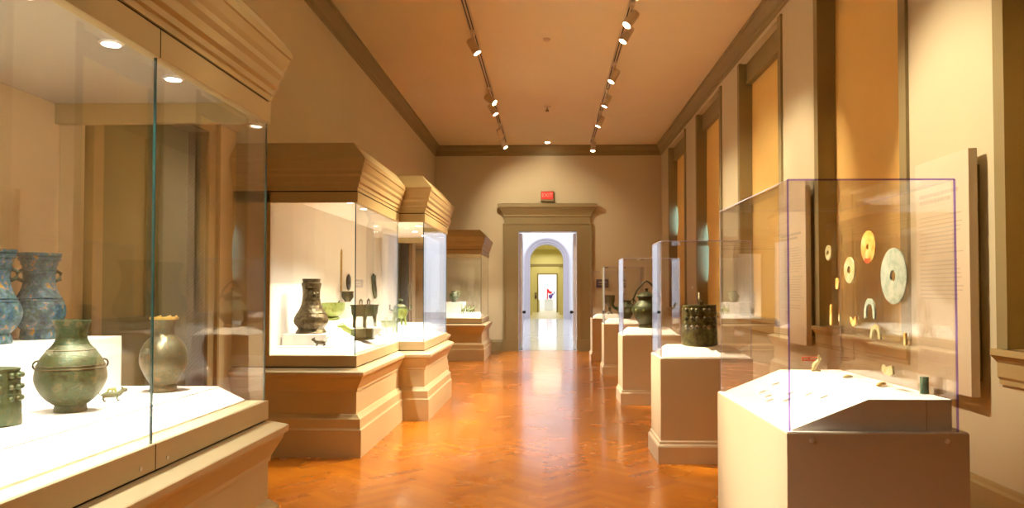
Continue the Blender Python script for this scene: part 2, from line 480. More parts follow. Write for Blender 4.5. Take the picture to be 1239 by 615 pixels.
# back doorway casing
f = MB()
for x0, x1 in ((DX0 - .40, DX0), (DX1, DX1 + .39)):
    f.box(x0, x1, YF - .07, YF, 0, DT + .0)
    xi0, xi1 = (x1 - .10, x1 + .0) if x1 == DX0 else (x0, x0 + .10)
    f.box(xi0, xi1, YF - .09, YF + .01, 0, DT)
    xo0, xo1 = (x0 + .0, x0 + .05) if x1 == DX0 else (x1 - .05, x1)
    f.box(xo0, xo1, YF - .11, YF, 0.0, DT + .2)
    f.box(x0 - .01, x1 + .01, YF - .12, YF, 0, .30)
f.box(DX0 - .40, DX1 + .39, YF - .07, YF, DT, DT + .18)
f.box(DX0 - .10, DX1 + .10, YF - .09, YF + .01, DT - .0, DT + .07)
cp = [(YF, DT + .18), (YF - .09, DT + .18), (YF - .09, DT + .36), (YF - .12, DT + .38), (YF - .12, DT + .43), (YF - .16, DT + .50), (YF - .22, DT + .58), (YF - .24, DT + .60), (YF - .26, DT + .62), (YF - .26, DT + .70), (YF, DT + .72)]
f.prism(cp[:4] + [(YF, DT + .38)], 'x', DX0 - .36, DX1 + .35)
rsn = []
def side(oy, z):
    e = (YF - oy) * 1.0 - .09
    return [(DX0 - .36 - e, YF, z), (DX0 - .36 - e, oy, z), (DX1 + .35 + e, oy, z), (DX1 + .35 + e, YF, z)]
f.rings([side(o, z) for o, z in cp[3:10]] + [side(YF - .1, DT + .73)])
struct(f.build('trim_2', M['trim']), 'taupe doorway surround with heavy cornice on the back wall')

struct(MB().box(DX0 - .001, DX0 + .004, YF + .011, YF + WT, 0, DT).box(DX1 - .004, DX1 + .001, YF + .011, YF + WT, 0, DT).box(DX0, DX1, YF + .011, YF + WT, DT - .004, DT + .001).build('trim_6', M['white']), 'white lining of the far doorway reveal')
# open white door leaves
for k, (x0, x1, hx, wname) in enumerate(((DX0 + .001, DX0 + .085, DX0 + .10, 'left'), (DX1 - .075, DX1 - .001, DX1 - .09, 'right'))):
    m_ = MB().box(x0, x1, YF + .42, YF + 1.20, .01, DT - .02)
    xs = x1 if k == 0 else x0 - .008
    for z0, z1 in ((.2, 1.0), (1.25, 2.9)):
        m_.box(xs, xs + .008, YF + .52, YF + 1.1, z0, z1)
    o = m_.build('door_%d' % (4 + k), M['white'], bevel=.003); struct(o, 'white door leaf standing open at the ' + wname + ' of the far doorway')
    h = MB(); sx = 1 if k == 0 else -1
    h.tube([(hx - sx * .03, YF + .48, 1.0), (hx + sx * .03, YF + .48, 1.0)], .018).ball((hx + sx * .04, YF + .48, 1.0), .045)
    h.build('door_knob', M['black'], o, True)

# ================================================================== hall beyond
AY, AX, AR, ASP = 42.0, -0.12, 0.95, 3.30
struct(MB().box(-6, 6, YF + .2, AY + .0, -.2, -.0005).build('floor_hall', M['marble']), 'polished pale marble floor of the hall beyond')
mb = MB().box(-6.3, -6, YF + WT, AY, 0, 9).box(6, 6.3, YF + WT, AY, 0, 9).box(-6.3, 6.3, YF + WT, AY, 9, 9.2)
mb.box(-6.3, XL - WT, YF, YF + WT, 0, 9).box(XR + WT, 6.3, YF, YF + WT, 0, 9).box(XL - WT, XR + WT, YF + .05, YF + WT, ZC + .16, 9)
struct(mb.build('wall_hall', M['white']), 'white side walls of the hall beyond')
# arch wall
def arch_wall(Y0, Y1, xa, r, spring, xw, top, mat, name):
    m_ = MB(); n = 28
    arc = [(xa - r * math.cos(math.pi * i / n), spring + r * math.sin(math.pi * i / n)) for i in range(n + 1)]
    m_.box(-xw, xa - r, Y0, Y1, 0, spring); m_.box(xa + r, xw, Y0, Y1, 0, spring)
    for i in range(n):
        (xa0, z0), (xa1, z1) = arc[i], arc[i + 1]
        m_.prism([(xa0, z0), (xa1, z1), (xa1, top), (xa0, top)], 'y', Y0, Y1)
    m_.box(-xw, xa - r, Y0, Y1, spring, top); m_.box(xa + r, xw, Y0, Y1, spring, top)
    return m_.build(name, mat)
struct(arch_wall(AY, AY + 1.0, AX, AR, ASP, 6.3, 9.0, M['white'], 'wall_arch'), 'white wall with tall round arch')
m_ = MB(); n = 28
for r0, r1, d in ((AR, AR + .10, .06), (AR + .10, AR + .24, .12), (AR + .24, AR + .32, .18)):
    for i in range(n):
        a0, a1 = math.pi * i / n, math.pi * (i + 1) / n
        q = [(AX - r * math.cos(a), ASP + r * math.sin(a)) for r, a in ((r0, a0), (r1, a0), (r1, a1), (r0, a1))]
        m_.prism(q, 'y', AY - d, AY)
    for sg in (-1, 1):
        xs_ = sorted((AX + sg * r0, AX + sg * r1)); m_.box(xs_[0], xs_[1], AY - d, AY, 0, ASP)
struct(m_.build('trim_3', M['lilac'], smooth=False), 'grey lilac stone moulding around the arch')
mb = MB().box(-6, AX - AR - .33, AY - .05, AY, 0, .38).box(AX + AR + .33, 6, AY - .05, AY, 0, .38)
struct(mb.build('baseboard_hall', M['lilac']))
# yellow corridor
mb = MB().box(-2.2, -1.9, AY + 1, 56, 0, 4.7).box(1.7, 2.0, AY + 1, 56, 0, 4.7)
mb.box(-2.2, -.78, 56, 56.5, 0, 4.7).box(.58, 2.0, 56, 56.5, 0, 4.7).box(-.78, .58, 56, 56.5, 2.83, 4.7)
mb.box(-1.9, -1.12, 50, 50.4, 0, 3.3).box(.72, 1.7, 50, 50.4, 0, 3.3)
struct(mb.build('wall_corridor', M['corridor']), 'pale yellow walls of the corridor beyond the arch')
struct(MB().box(-2.2, 2.0, AY + 1, 66, 4.7, 4.9).build('ceiling_corridor', M['corridor']))
struct(MB().box(-2.6, 2.6, AY, 66, -.2, -.0004).build('floor_corridor', M['corrfloor']), 'pale floor of the corridor beyond the arch')
struct(MB().box(-1.9, 1.7, 49.9, 50.5, 3.24, 3.40).build('trim_4', M['trim']), 'dark lintel beam across the corridor')
mb = MB().box(-.86, -.78, 55.93, 56, 0, 2.91).box(.58, .66, 55.93, 56, 0, 2.91).box(-.78, .58, 55.93, 56, 2.83, 2.91)
struct(mb.build('trim_5', M['trim']), 'dark frame of the furthest doorway')
struct(MB().box(-2.6, 2.6, 64, 64.3, 0, 4.7).box(-2.9, -2.6, 56.5, 64, 0, 4.7).box(2.6, 2.9, 56.5, 64, 0, 4.7).build('wall_end', M['white']), 'white end wall seen through the furthest doorway')

# far sculpture, plinths, plaque
t = thing('sculpture', 'red and violet sculpture standing in the furthest white room', 'sculpture', (0.0, 61, 0.93))
m_ = MB().box(-.16, -.07, -.05, .05, 0, .86).prism([(-.16, .86), (-.02, .80), (.20, .50), (.22, .40), (.08, .52), (-.07, .50)], 'y', -.06, .06).prism([(-.07, .52), (.14, .66), (.34, .56), (.10, .44)], 'y', -.04, .05)
m_.build('red_figure', M['red'], t, bevel=.01)
m_ = MB().ball((.14, 0, .22), .16, (1, .7, 1.1)).ball((.30, 0, .38), .09, (1, .8, 1)).tube([(.12, 0, .02), (.20, 0, .22), (.42, 0, .45), (.46, 0, .62)], .035)
m_.build('violet_base', M['violet'], t, True)
t = MB().box(-.35, .35, -.3, .3, 0, .88).box(-.38, .38, -.33, .33, .88, .93).build('plinth', M['white'], loc=(0.0, 61, 0), bevel=.01)
tag(t, 'white plinth under the red and violet sculpture', 'plinth')
t = MB().box(-.45, .0, -.35, .35, 0, .85).box(-.47, .02, -.37, .37, .85, .9).build('plinth', M['corridor'], loc=(-.62 + .45 - .55, 58.2, 0), bevel=.01)
tag(t, 'cream plinth left in the furthest doorway', 'plinth')
t = thing('wall_telephone', 'small dark fitting on the yellow pier left of the furthest doorway', 'wall fitting', (-.98, 55.97, 1.25))
MB().box(-.07, .07, -.05, .03, -.22, .22).build('housing', M['plaque'], t, bevel=.01)
MB().box(-.05, .05, -.08, -.05, .0, .18).build('cover', M['trim'], t, bevel=.006)

# ================================================================== wall fittings of the gallery
t = thing('exit_sign', 'small lit red EXIT sign on the wall above the far doorway', 'exit sign', (-.04, YF - .05, 4.05))
MB().box(-.17, .17, -.04, .05, -.14, .13).build('housing', M['trim'], t, bevel=.008)
MB().box(-.155, .155, -.052, -.04, -.085, .12).build('face', M['exit_red'], t)
fc = bpy.data.curves.new('exit_letters', 'FONT'); fc.body = 'EXIT'; fc.size = .14; fc.extrude = .003; fc.align_x = 'CENTER'; fc.align_y = 'CENTER'
fc.materials.append(M['exit_letter'])
tmp = bpy.data.objects.new('exit_letters_source', fc); COL.objects.link(tmp)
bpy.context.view_layer.update()
fm = bpy.data.meshes.new_from_object(tmp.evaluated_get(bpy.context.evaluated_depsgraph_get()))
bpy.data.objects.remove(tmp)
fo = bpy.data.objects.new('exit_letters', fm); COL.objects.link(fo); fo.parent = t; fo.location = (0, -.056, .018); fo.rotation_euler = (R(90), 0, 0)
t = thing('wall_plaque', 'dark purple rectangular plaque on the back wall right of the doorway', 'plaque', (1.40, YF - .03, 1.76))
MB().box(-.16, .16, -.02, .03, -.11, .11).build('board', M['plaque'], t, bevel=.004)
MB().box(-.11, .11, -.024, -.02, .02, .05).box(-.11, .06, -.024, -.02, -.04, -.02).build('printed_line', M['ink'], t)
t = thing('fire_alarm', 'small red fire alarm box on the back wall near its right corner', 'fire alarm', (2.80, YF - .04, 1.47))
MB().box(-.07, .07, -.03, .04, -.07, .07).build('box', M['red'], t, bevel=.008)
MB().box(-.04, .04, -.045, -.03, -.015, .005).build('pull_handle', M['white'], t, bevel=.002)

def text_panel(name, label, y0, y1, z0, z1, rows, hsize):
    t = thing(name, label, 'text panel', (XR - .06, y0, z0))
    MB().box(-.06, 0, 0, y1 - y0, 0, z1 - z0).build('board', M['panel'], t, bevel=.003)
    MB().box(0, .059, .08, y1 - y0 - .08, .1, z1 - z0 - .1).build('mounting_block', M['trim'], t)
    w = y1 - y0; x = -.0615
    def line(m_, z, h, frac):
        y = w - .07; end = w - .07 - (w - .14) * frac
        while y > end:
            l = random.uniform(.012, .04); m_.box(x, x + .002, max(y - l, end), y, z, z + h); y -= l + .008
    z = rows[0]
    for i in range(2):
        m_ = MB(); line(m_, z - z0, hsize, .75 if i else .9); z -= hsize * 1.8
        m_.build('heading_line', M['ink'], t)
    z -= .06
    for i in range(rows[1]):
        if i % 11 == 10: z -= .03; continue
        m_ = MB(); line(m_, z - z0, .008, random.uniform(.8, 1.0)); z -= .03
        m_.build('text_line', M['ink'], t)
text_panel('text_panel', 'large cream text board on the wall pier behind the nearest vitrine', 5.07, 5.80, .84, 2.52, (2.25, 22), .026)
text_panel('text_panel', 'cream text board on the pier between two golden blinds, behind the vitrine edge', 8.26, 9.20, .95, 2.72, (2.20, 24), .026)

# ================================================================== ceiling fittings
for xt, nm in ((-1.11, 'left'), (1.10, 'right')):
    t = thing('lighting_track', 'long pale lighting track on the ceiling, the %s one of the two' % nm, 'lighting track', (xt, 0, ZC), group='ceiling lighting tracks')
    MB().box(-.045, .045, 0.3, 18.9, -.035, 0).build('rail', M['fixture'], t)
    m_ = MB().box(-.03, -.012, 0.32, 18.88, -.0375, -.034); m_.build('slot', M['black'], t)
    m_ = MB().box(.012, .03, 0.32, 18.88, -.0375, -.034); m_.build('slot', M['black'], t)

def spot_fixture(x, y, target, power, label, group, cone=52, color=WARM):
    t = thing('track_spotlight', label, 'track spotlight', (x, y, ZC - .0375), group=group)
    MB().box(-.028, .028, -.09, .09, -.035, 0).build('adapter', M['fixture'], t, bevel=.004)
    p = Vector((0, 0, -.20)); d = (Vector(target) - (Vector((x, y, ZC - .0375)) + p)).normalized()
    MB().tube([(0, 0, -.03), (0, 0, -.12)], .010).tube([(0, 0, -.12), tuple(p)], .016).build('stem', M['fixture'], t, True)
    q = d.to_track_quat('-Z', 'Y').to_matrix().to_4x4()
    h = MB().lathe([(.02, .13), (.052, .12), (.060, .10), (.062, -.09), (.064, -.11), (.056, -.112), (.052, -.06), (.001, -.055)], n=24)
    h.xf(Matrix.Translation(p + d * .03) @ q); hd = h.build('lamp_head', M['fixture'], t, True)
    l = MB().lathe([(.001, -.094), (.052, -.094), (.052, -.090), (.001, -.088)], n=24)
    l.xf(Matrix.Translation(p + d * .03) @ q); l.build('lens', M['lamp'], hd, True)
    sl = bpy.data.lights.new('spot_lamp', 'SPOT'); sl.energy = power; sl.color = color
    sl.spot_size = R(cone); sl.spot_blend = .75; sl.shadow_soft_size = .05
    so = bpy.data.objects.new('spot_lamp', sl); COL.objects.link(so); so.parent = t
    so.location = p + d * .15; so.rotation_euler = d.to_track_quat('-Z', 'Y').to_euler()
    return t
RIGHT_TRACK = [
    (18.3, (.5, 17.2, 0.0), 'furthest spotlight of the right track, against the back cornice', 60, .5),
    (15.6, (-1.4, 15.7, 0.3), 'second furthest spotlight of the right track', 50, .8),
    (13.9, (-1.2, 13.9, 0.0), 'third furthest spotlight of the right track', 50, .8),
    (12.3, (-1.4, 11.6, 0.6), 'spotlight on the right track a little past the gap in its middle', 45, .9),
    (10.3, (-1.5, 10.0, 0.8), 'lower of the two large spotlights crowded together on the right track', 45, 1.0),
    (9.72, (-1.8, 8.6, 1.1), 'upper of the two large spotlights crowded together on the right track', 45, 1.0),
    (8.75, (-1.8, 7.7, 0.9), 'spotlight on the right track cut by the top picture edge', 45, .9),
]
LEFT_TRACK = [
    (17.9, (1.35, 17.0, 0.95), 'furthest spotlight of the left track, beside the back cornice', 24, 2.4),
    (16.7, (-.2, 19.45, 3.0), 'second furthest spotlight of the left track', 80, .36),
    (14.5, (1.38, 14.15, 0.95), 'unlit looking spotlight under its brighter neighbour on the left track', 22, 3.6),
    (13.8, (2.9, 12.2, 2.0), 'middle spotlight of the left track beside a pale ceiling patch', 45, .9),
    (10.75, (1.4, 10.58, 0.95), 'nearest and largest spotlight of the left track', 22, 4.0),
]
for y, tg, lb, cn, pw in RIGHT_TRACK: spot_fixture(1.10, y, tg, P_TRACK_R * pw, lb, 'spotlights on the right track', cn)
for y, tg, lb, cn, pw in LEFT_TRACK: spot_fixture(-1.11, y, tg, P_TRACK_L * pw, lb, 'spotlights on the left track', cn)
hid = 'track spotlight above the picture, on the part of the track nearer the camera'
for y, tg, cn, pw in ((6.4, (-.2, 6.4, 0), 50, .6), (4.6, (-1.5, 3.9, 2.75), 26, .12), (3.0, (-1.5, 2.9, 2.75), 26, .12), (3.6, (-1.45, 3.2, 0.7), 34, .16)):
    spot_fixture(1.10, y, tg, P_TRACK_R * pw, hid, 'spotlights above the picture', cn)
for y, tg, cn, pw in ((8.6, (2.95, 8.9, 2.5), 36, 1.2), (7.6, (1.42, 7.1, 1.0), 20, 5.0), (5.6, (2.93, 5.45, 2.3), 38, 1.7), (4.6, (1.4, 3.85, 1.05), 26, 4.6), (8.15, (2.95, 10.9, 2.2), 44, 1.0)):
    spot_fixture(-1.11, y, tg, P_TRACK_L * pw, hid, 'spotlights above the picture', cn)

t = thing('recessed_downlight', 'small bright round downlight in the ceiling near the back wall', 'downlight', (-.03, 19.0, ZC))
MB().lathe([(.001, -.004), (.06, -.004), (.062, -.012), (.085, -.012), (.09, 0), (.001, 0)], n=24).build('trim_ring', M['fixture'], t, True)
MB().lathe([(.001, -.012), (.058, -.012), (.058, -.008), (.001, -.008)], n=24).build('lens', M['lamp'], t)
t = thing('smoke_detector', 'small round sprinkler head hanging from the ceiling centre', 'smoke detector', (-.03, 15.3, ZC))
MB().lathe([(.001, -.03), (.03, -.03), (.075, -.018), (.08, 0), (.001, 0)], n=24).build('base', M['fixture'], t, True)
MB().lathe([(.001, -.12), (.035, -.11), (.035, -.08), (.012, -.07), (.012, -.028), (.001, -.028)], n=20).build('sensor_head', M['trim'], t, True)
t = thing('smoke_detector', 'faint low round ceiling fitting between the two tracks', 'smoke detector', (-.03, 11.2, ZC))
MB().lathe([(.001, -.035), (.03, -.035), (.055, -.02), (.06, 0), (.001, 0)], n=24).build('base', M['fixture'], t, True)

# ================================================================== left hand cases
BASE = [(.06, 0), (.06, .255), (.052, .262), (.047, .275), (.047, .355), (.03, .37), (.012, .395), (0, .40), (0, .605), (.010, .61), (.012, .635), (.02, .65), (.040, .69), (.062, .73), (.066, .75), (.082, .76), (.085, .77), (.085, .795), (.080, .80), (.012, .829), (.0, .832)]
def hood_prof(z0, h):
    raw = [(0, 0), (0, .10), (.012, .12), (.012, .22), (.03, .27), (.034, .42), (.052, .50), (.052, .60), (.066, .68), (.078, .84), (.086, .86), (.090, .98), (.084, 1.0), (.07, 1.06), (-.045, 1.50), (-.045, 1.52)]
    return [(o, z0 + z * h) for o, z in raw]
def display_case(name, label, outl, zg, zgap, ztip, xback, seams, lining, lights, group=None, deckprof=None, backs=None):
    ox, oy = outl[1][0], outl[0][1]
    t = thing(name, label, 'display case', (0, 0, 0), group=group)
    stack(MB(), outl, BASE).build('base', M['casebase'], t)
    stack(MB(), outl, [(-.012, .832), (-.012, .842)]).build('shadow_gap', M['reveal'], t)
    stack(MB(), outl, [(0, .842), (0, .945)]).build('lower_rail', M['casebase'], t, bevel=.002)
    inner = [(max(p[0], XL), p[1]) for p in outl]
    dp = deckprof or [(-.11, -.05, .9455), (-.11, -.05, .955), (-.215, -.14, 1.035), (-.215, -.14, 1.04)]
    dk = [(xback, outl[0][1])] + list(outl[1:-1]) + [(xback, outl[-1][1])]
    stack(MB(), dk, dp).build('deck', M['deck'], t)
    MB().box(XL, xback, outl[0][1] + .004, outl[-1][1] - .004, .945, zgap - .0045).build('back_panel', lining, t)
    # near and far stiles against the wall
    for yy in (outl[0][1], outl[-1][1] - .05):
        MB().box(XL, xback - .0005, yy, yy + .05, .9455, zgap - .005).build('stile', M['casewood'], t)
    frame(MB(), outl, 0, -.05, zg, zgap).build('header', M['casewood'], t, bevel=.002)
    frame(MB(), outl, -.012, -.045, zgap, zgap + .012).build('shadow_gap', M['reveal'], t)
    stack(MB(), outl, [(-.052, zgap - .004), (-.052, zgap + .008)]).build('inner_ceiling', M['inner'] if outl[0][1] < 2 else M['caseback'], t)
    stack(MB(), outl, hood_prof(zgap + .012, ztip - zgap)).build('hood', M['casewood'], t)
    for i in range(len(outl) - 1):
        a, b = outl[i], outl[i + 1]
        if abs(a[1] - b[1]) < 1e-6:      # end pane, faces Y
            s = 1 if b[0] > a[0] else -1
            x0, x1 = sorted((max(a[0], xback + .0), max(b[0], xback + .0)))
            yo = a[1] + (.016 if s > 0 else -.024)
            if i > 0 and i < len(outl) - 2: x0 -= .024; x1 -= .018
            else: x1 -= .018
            MB().box(x0 + .002, x1, yo, yo + .008, .946, zg + .01).build('glass_pane', M['glass'], t)
        else:
            cuts = [a[1] + .018] + [s_ for s_ in seams if a[1] < s_ < b[1]] + [b[1] - .018]
            for c0, c1 in zip(cuts[:-1], cuts[1:]):
                MB().box(a[0] - .024, a[0] - .016, c0 + .002, c1 - .002, .946, zg + .01).build('glass_pane', M['glass'], t)
            for c in cuts[1:-1]:
                MB().box(a[0] - .025, a[0] - .014, c - .0015, c + .0015, .946, zg).build('glass_joint', M['joint'], t)
                MB().box(a[0] - .006, a[0] + .0012, c - .002, c + .002, .842, .945).box(a[0] - .006, a[0] + .0012, c - .002, c + .002, zg, zgap).build('rail_seam', M['reveal'], t)
                for dy in (-.11, .09):
                    MB().lathe([(.001, 0), (.009, 0), (.009, .004), (.001, .004)], n=14).xf(Matrix.Translation((a[0], c + dy, .872)) @ Matrix.Rotation(R(90), 4, 'Y')).build('lock', M['steel'], t)
            for c, sg in ((a[1], 1), (b[1], -1)):
                # corner joints
                MB().box(a[0] - .024, a[0] - .0155, c + sg * .016 - .002, c + sg * .016 + .002, .946, zg).build('glass_joint', M['joint'], t)
    for (lx, ly) in lights:
        lm = MB().lathe([(.001, -.012), (.04, -.012), (.05, -.006), (.052, 0), (.001, 0)], (lx, ly, zgap - .004), 20).build('downlight', M['steel'], t, True)
        MB().lathe([(.001, -.0135), (.036, -.0135), (.036, -.0125), (.001, -.0125)], (lx, ly, zgap - .004), 20).build('lens', M['caselamp'], lm)
        sl = bpy.data.lights.new('case_lamp', 'SPOT'); sl.energy = P_CASE * 4; sl.color = CASE_LIGHT
        sl.spot_size = R(120); sl.spot_blend = .9; sl.shadow_soft_size = .035
        so = bpy.data.objects.new('case_lamp', sl); COL.objects.link(so); so.parent = t
        so.location = (lx, ly, zgap - .03); so.rotation_euler = (0, R(-14), 0)
    return t
XB1, XB2 = -2.76, -2.64
display_case('display_case', 'large wall display case filling the left foreground, holding the green vases',
    [(XL, .70), (-1.56, .70), (-1.56, 4.12), (XL, 4.12)], 2.49, 2.605, 2.91, XB1, [1.80, 2.93], M['caseback_cream'],
    [(-1.84, y) for y in (1.5, 2.02, 2.54, 3.06, 3.58)], 'wall display cases on the left')
display_case('display_case', 'stepped wall display case in the middle of the left wall with projecting centre',
    [(XL, 6.98), (-1.81, 6.98), (-1.81, 8.97), (-1.50, 8.97), (-1.50, 10.98), (-1.81, 10.98), (-1.81, 12.97), (XL, 12.97)],
    2.395, 2.495, 2.80, XB2, [], M['caseback'], [(-2.08, y) for y in (7.12, 7.7, 8.3)] + [(-1.85, y) for y in (9.2, 9.8, 10.5)] + [(-2.08, y) for y in (11.5, 12.3)],
    'wall display cases on the left', [(-.10, -.04, .9455), (-.10, -.04, .95), (-.25, -.10, 1.015), (-.25, -.10, 1.02)])
display_case('display_case', 'small far wall display case beside the doorway wall',
    [(XL, 16.65), (-1.50, 16.65), (-1.50, 18.65), (XL, 18.65)], 2.39, 2.49, 2.78, XB2, [], M['caseback'],
    [(-1.85, y) for y in (16.95, 17.6, 18.3)], 'wall display cases on the left')

# ================================================================== right hand pedestals and vitrines
def pedestal(label, x0, x1, y0, y1, z, screws=False, group='painted pedestals on the right'):
    t = thing('pedestal', label, 'pedestal', ((x0 + x1) / 2, (y0 + y1) / 2, 0), group=group)
    hx, hy = (x1 - x0) / 2, (y1 - y0) / 2
    o = [(-hx, -hy), (hx, -hy), (hx, hy), (-hx, hy)]
    stack(MB(), o, [(.028, 0), (.028, .15), (.022, .165), (.012, .175), (.010, .195), (0, .205), (0, .21)], True).build('plinth', M['pedestal'], t)
    stack(MB(), o, [(0, .21), (0, z - .006), (-.003, z - .003)], True).build('body', M['pedestal'], t, bevel=.002)
    stack(MB(), o, [(-.003, z - .003), (-.003, z)], True).build('top', M['deck'], t)
    if screws:
        for sx in (-hx + .105, hx - .095):
            MB().lathe([(.001, 0), (.011, 0), (.010, .005), (.001, .007)], n=14).xf(Matrix.Translation((sx, -hy, z - .035)) @ Matrix.Rotation(R(90), 4, 'X')).build('screw', M['steel'], t, True)
    return t
def vitrine(label, x0, x1, y0, y1, z0, z1, edge, group='clear vitrines on the pedestals'):
    t = thing('vitrine', label, 'vitrine', ((x0 + x1) / 2, (y0 + y1) / 2, z0), group=group)
    hx, hy, h, g = (x1 - x0) / 2, (y1 - y0) / 2, z1 - z0, .008
    MB().box(-hx, hx, -hy, -hy + g, 0.001, h - g).build('front_pane', M['acrylic'], t)
    MB().box(-hx, hx, hy - g, hy, 0.001, h - g).build('rear_pane', M['acrylic'], t)
    MB().box(-hx, -hx + g, -hy + g + .001, hy - g - .001, 0.001, h - g).build('side_pane', M['acrylic'], t)
    MB().box(hx - g, hx, -hy + g + .001, hy - g - .001, 0.001, h - g).build('side_pane', M['acrylic'], t)
    MB().box(-hx, hx, -hy, hy, h - g + .001, h).build('top_pane', M['acrylic'], t)
    e = .0035
    m_ = MB()
    for sx in (-hx, hx): m_.box(sx - e, sx + e, -hy - e, -hy + e, 0.001, h)
    m_.box(-hx, hx, -hy - e, -hy + e, h - e, h + e)
    m_.build('front_edge', edge, t)
    m_ = MB()
    for sx in (-hx, hx):
        m_.box(sx - .0015, sx + .0015, hy - .0015, hy + .0015, 0.001, h); m_.box(sx - .0015, sx + .0015, -hy, hy, h - .0015, h + .0015)
    m_.box(-hx, hx, hy - .0015, hy + .0015, h - .0015, h + .0015)
    m_.build('rear_edge', M['acryedge_pale'], t)
    return t
PX0, PX1 = 1.010, 1.80
peds = [
    (1.018, 1.790, 3.225, 4.535, 'nearest pedestal, a wide pale block with two screws, at lower right', 'nearest clear vitrine, holding the jade discs'),
    (PX0, 1.840, 6.770, 7.40, 'second nearest pedestal, under the bronze bell', 'second nearest vitrine, over the bronze bell'),
    (PX0, 1.81, 10.25, 10.90, 'third pedestal down the row, under the lidded jar', 'third vitrine down the row, over the lidded jar'),
    (PX0 + .01, 1.78, 13.80, 14.45, 'fourth pedestal down the row, under the spouted ewer', 'fourth vitrine down the row, over the spouted ewer'),
    (.965, 1.74, 16.60, 17.30, 'furthest pedestal of the row, near the doorway wall', 'furthest vitrine of the row, over the small cup'),
]
for i, (x0, x1, y0, y1, l1, l2) in enumerate(peds):
    pedestal(l1, x0, x1, y0, y1, .948, i == 0)
    if i:
        cx, cy = (x0 + x1) / 2, (y0 + y1) / 2; hx, hy = (x1 - x0) / 2 - .03, (y1 - y0) / 2 - .03
        o = stack(MB(), [(-hx, -hy), (hx, -hy), (hx, hy), (-hx, hy)], [(0, .0005), (0, .008), (-.10, .090), (-.10, .091)], True).build('display_platform', M['deck'], loc=(cx, cy, .948))
        tag(o, 'low white display platform with sloping edges on the %s pedestal of the row' % ['second', 'third', 'fourth', 'furthest'][i - 1], 'display platform')
    g = .012 if i else .018
    vt = vitrine(l2, x0 + g, x1 - (g if i else .040), y0 + g, y1 - g, .948, 2.035 if i == 0 else 2.01, M['acryedge'] if i == 0 else M['acryedge_pale'])
    if i == 1: vt.rotation_euler.z = R(-.5)

# sloped white platform in the nearest vitrine
t = thing('display_platform', 'white platform with a sloping left side inside the nearest vitrine', 'display platform', (1.04, 3.26, .9485))
MB().prism([(0.012, .004), (.34, .135), (.695, .135), (.695, 0), (0.012, 0)], 'y', .0, 1.235).build('body', M['deck'], t)
MB().box(.585, .588, -.0015, 0, 0.002, .133).build('joint', M['ink'], t)
slope = math.atan2(.131, .328)
cards = [(.10, .62), (.12, .72), (.15, .50), (.13, .86), (.20, .60), (.22, .92), (.24, .45), (.26, .30)]
for i, (cx, cy) in enumerate(cards):
    m_ = MB().box(-.018, .018, -.010, .010, 0, .003)
    m_.box(-.013, .009, .003, .005, .003, .0034).box(-.013, .013, -.004, -.002, .003, .0034)
    m_.xf(Matrix.Rotation(-slope, 4, 'Y'))
    o = m_.build('label_card', M['label_card'], loc=(1.04 + cx, 3.26 + cy, .9485 + .004 + (cx - .012) * .4 + .0012))
    tag(o, 'tiny printed caption card on the sloping side of the white platform', 'label card', 'caption cards in the nearest vitrine')

# acrylic mounting sheet and jades
ZP = .9485 + .1355
t = thing('mounting_sheet', 'clear upright acrylic sheet carrying the jade discs', 'mounting sheet', (1.63, 3.34, ZP))
MB().box(0, .006, 0, 1.08, .001, .86).build('sheet', M['acrylic'], t)
def ring_mesh(ro, ri, th, n=36, ovy=1.0):
    m_ = MB(); rs = []
    for i in range(n):
        a = 2 * math.pi * i / n; c, s = math.cos(a) * ovy, math.sin(a)
        rs.append([(-th / 2, ri * c, ri * s), (-th / 2, ro * .96 * c, ro * .96 * s), (-th * .25, ro * c, ro * s), (th * .25, ro * c, ro * s), (th / 2, ro * .96 * c, ro * .96 * s), (th / 2, ri * c, ri * s)])
    rs.append(rs[0]); m_.rings(rs, True, False); return m_
XJ = 1.63 - .008
def at(px, py, x): # point on the plane X=x seen at photo pixel
    Y = 900.0 * x / (px - 664.5); return (x, Y, EYE - (py - 353.5) / 900.0 * Y)
def disc(px, py, ro, ri, mat, label, red=False):
    p = at(px, py, XJ)
    o = ring_mesh(ro, ri, .010).build('jade_disc', mat, loc=(XJ - .004, p[1], p[2]), smooth=True)
    tag(o, label, 'jade disc', 'jade discs in the nearest vitrine')
    if red:
        rs = []
        for i in range(9):
            a = R(-120 + 60 * i / 8)
            rs.append([(-.0062, r * math.cos(a), r * math.sin(a)) for r in (ro * .72, ro * .985)] + [(-.0052, r * math.cos(a), r * math.sin(a)) for r in (ro * .985, ro * .72)])
        MB().rings(rs).build('red_stain', M['jade_red'], o)
    return o
disc(1078, 335, .132, .028, M['jade_pale'], 'largest jade disc, pale green, right of the others')
disc(1048.5, 300, .083, .015, M['jade_amber'], 'amber jade disc with a red lower edge, topmost', True)
disc(1026, 328, .072, .022, M['jade_honey'], 'honey coloured openwork jade disc left of the amber one')
disc(1001, 307, .044, .015, M['jade_honey'], 'smallest yellow jade ring at the far left of the group')
def arc_jade(px, py, r, wd, mat, label, a0=0, a1=180):
    p = at(px, py, XJ); rs = []
    for i in range(19):
        a = R(a0 + (a1 - a0) * i / 18); c, s = math.cos(a), math.sin(a) * 1.25
        rs.append([(-.005, (r - wd) * c, (r - wd) * s), (-.005, r * c, r * s), (.005, r * c, r * s), (.005, (r - wd) * c, (r - wd) * s)])
    o = MB().rings(rs).build('jade_arc', mat, loc=(XJ - .004, p[1], p[2]), smooth=True, bevel=.001)
    tag(o, label, 'jade arc', 'arched jade pendants in the nearest vitrine')
arc_jade(1049.5, 380, .062, .022, M['jade_pale'], 'upper pale green arched jade pendant', -20, 200)
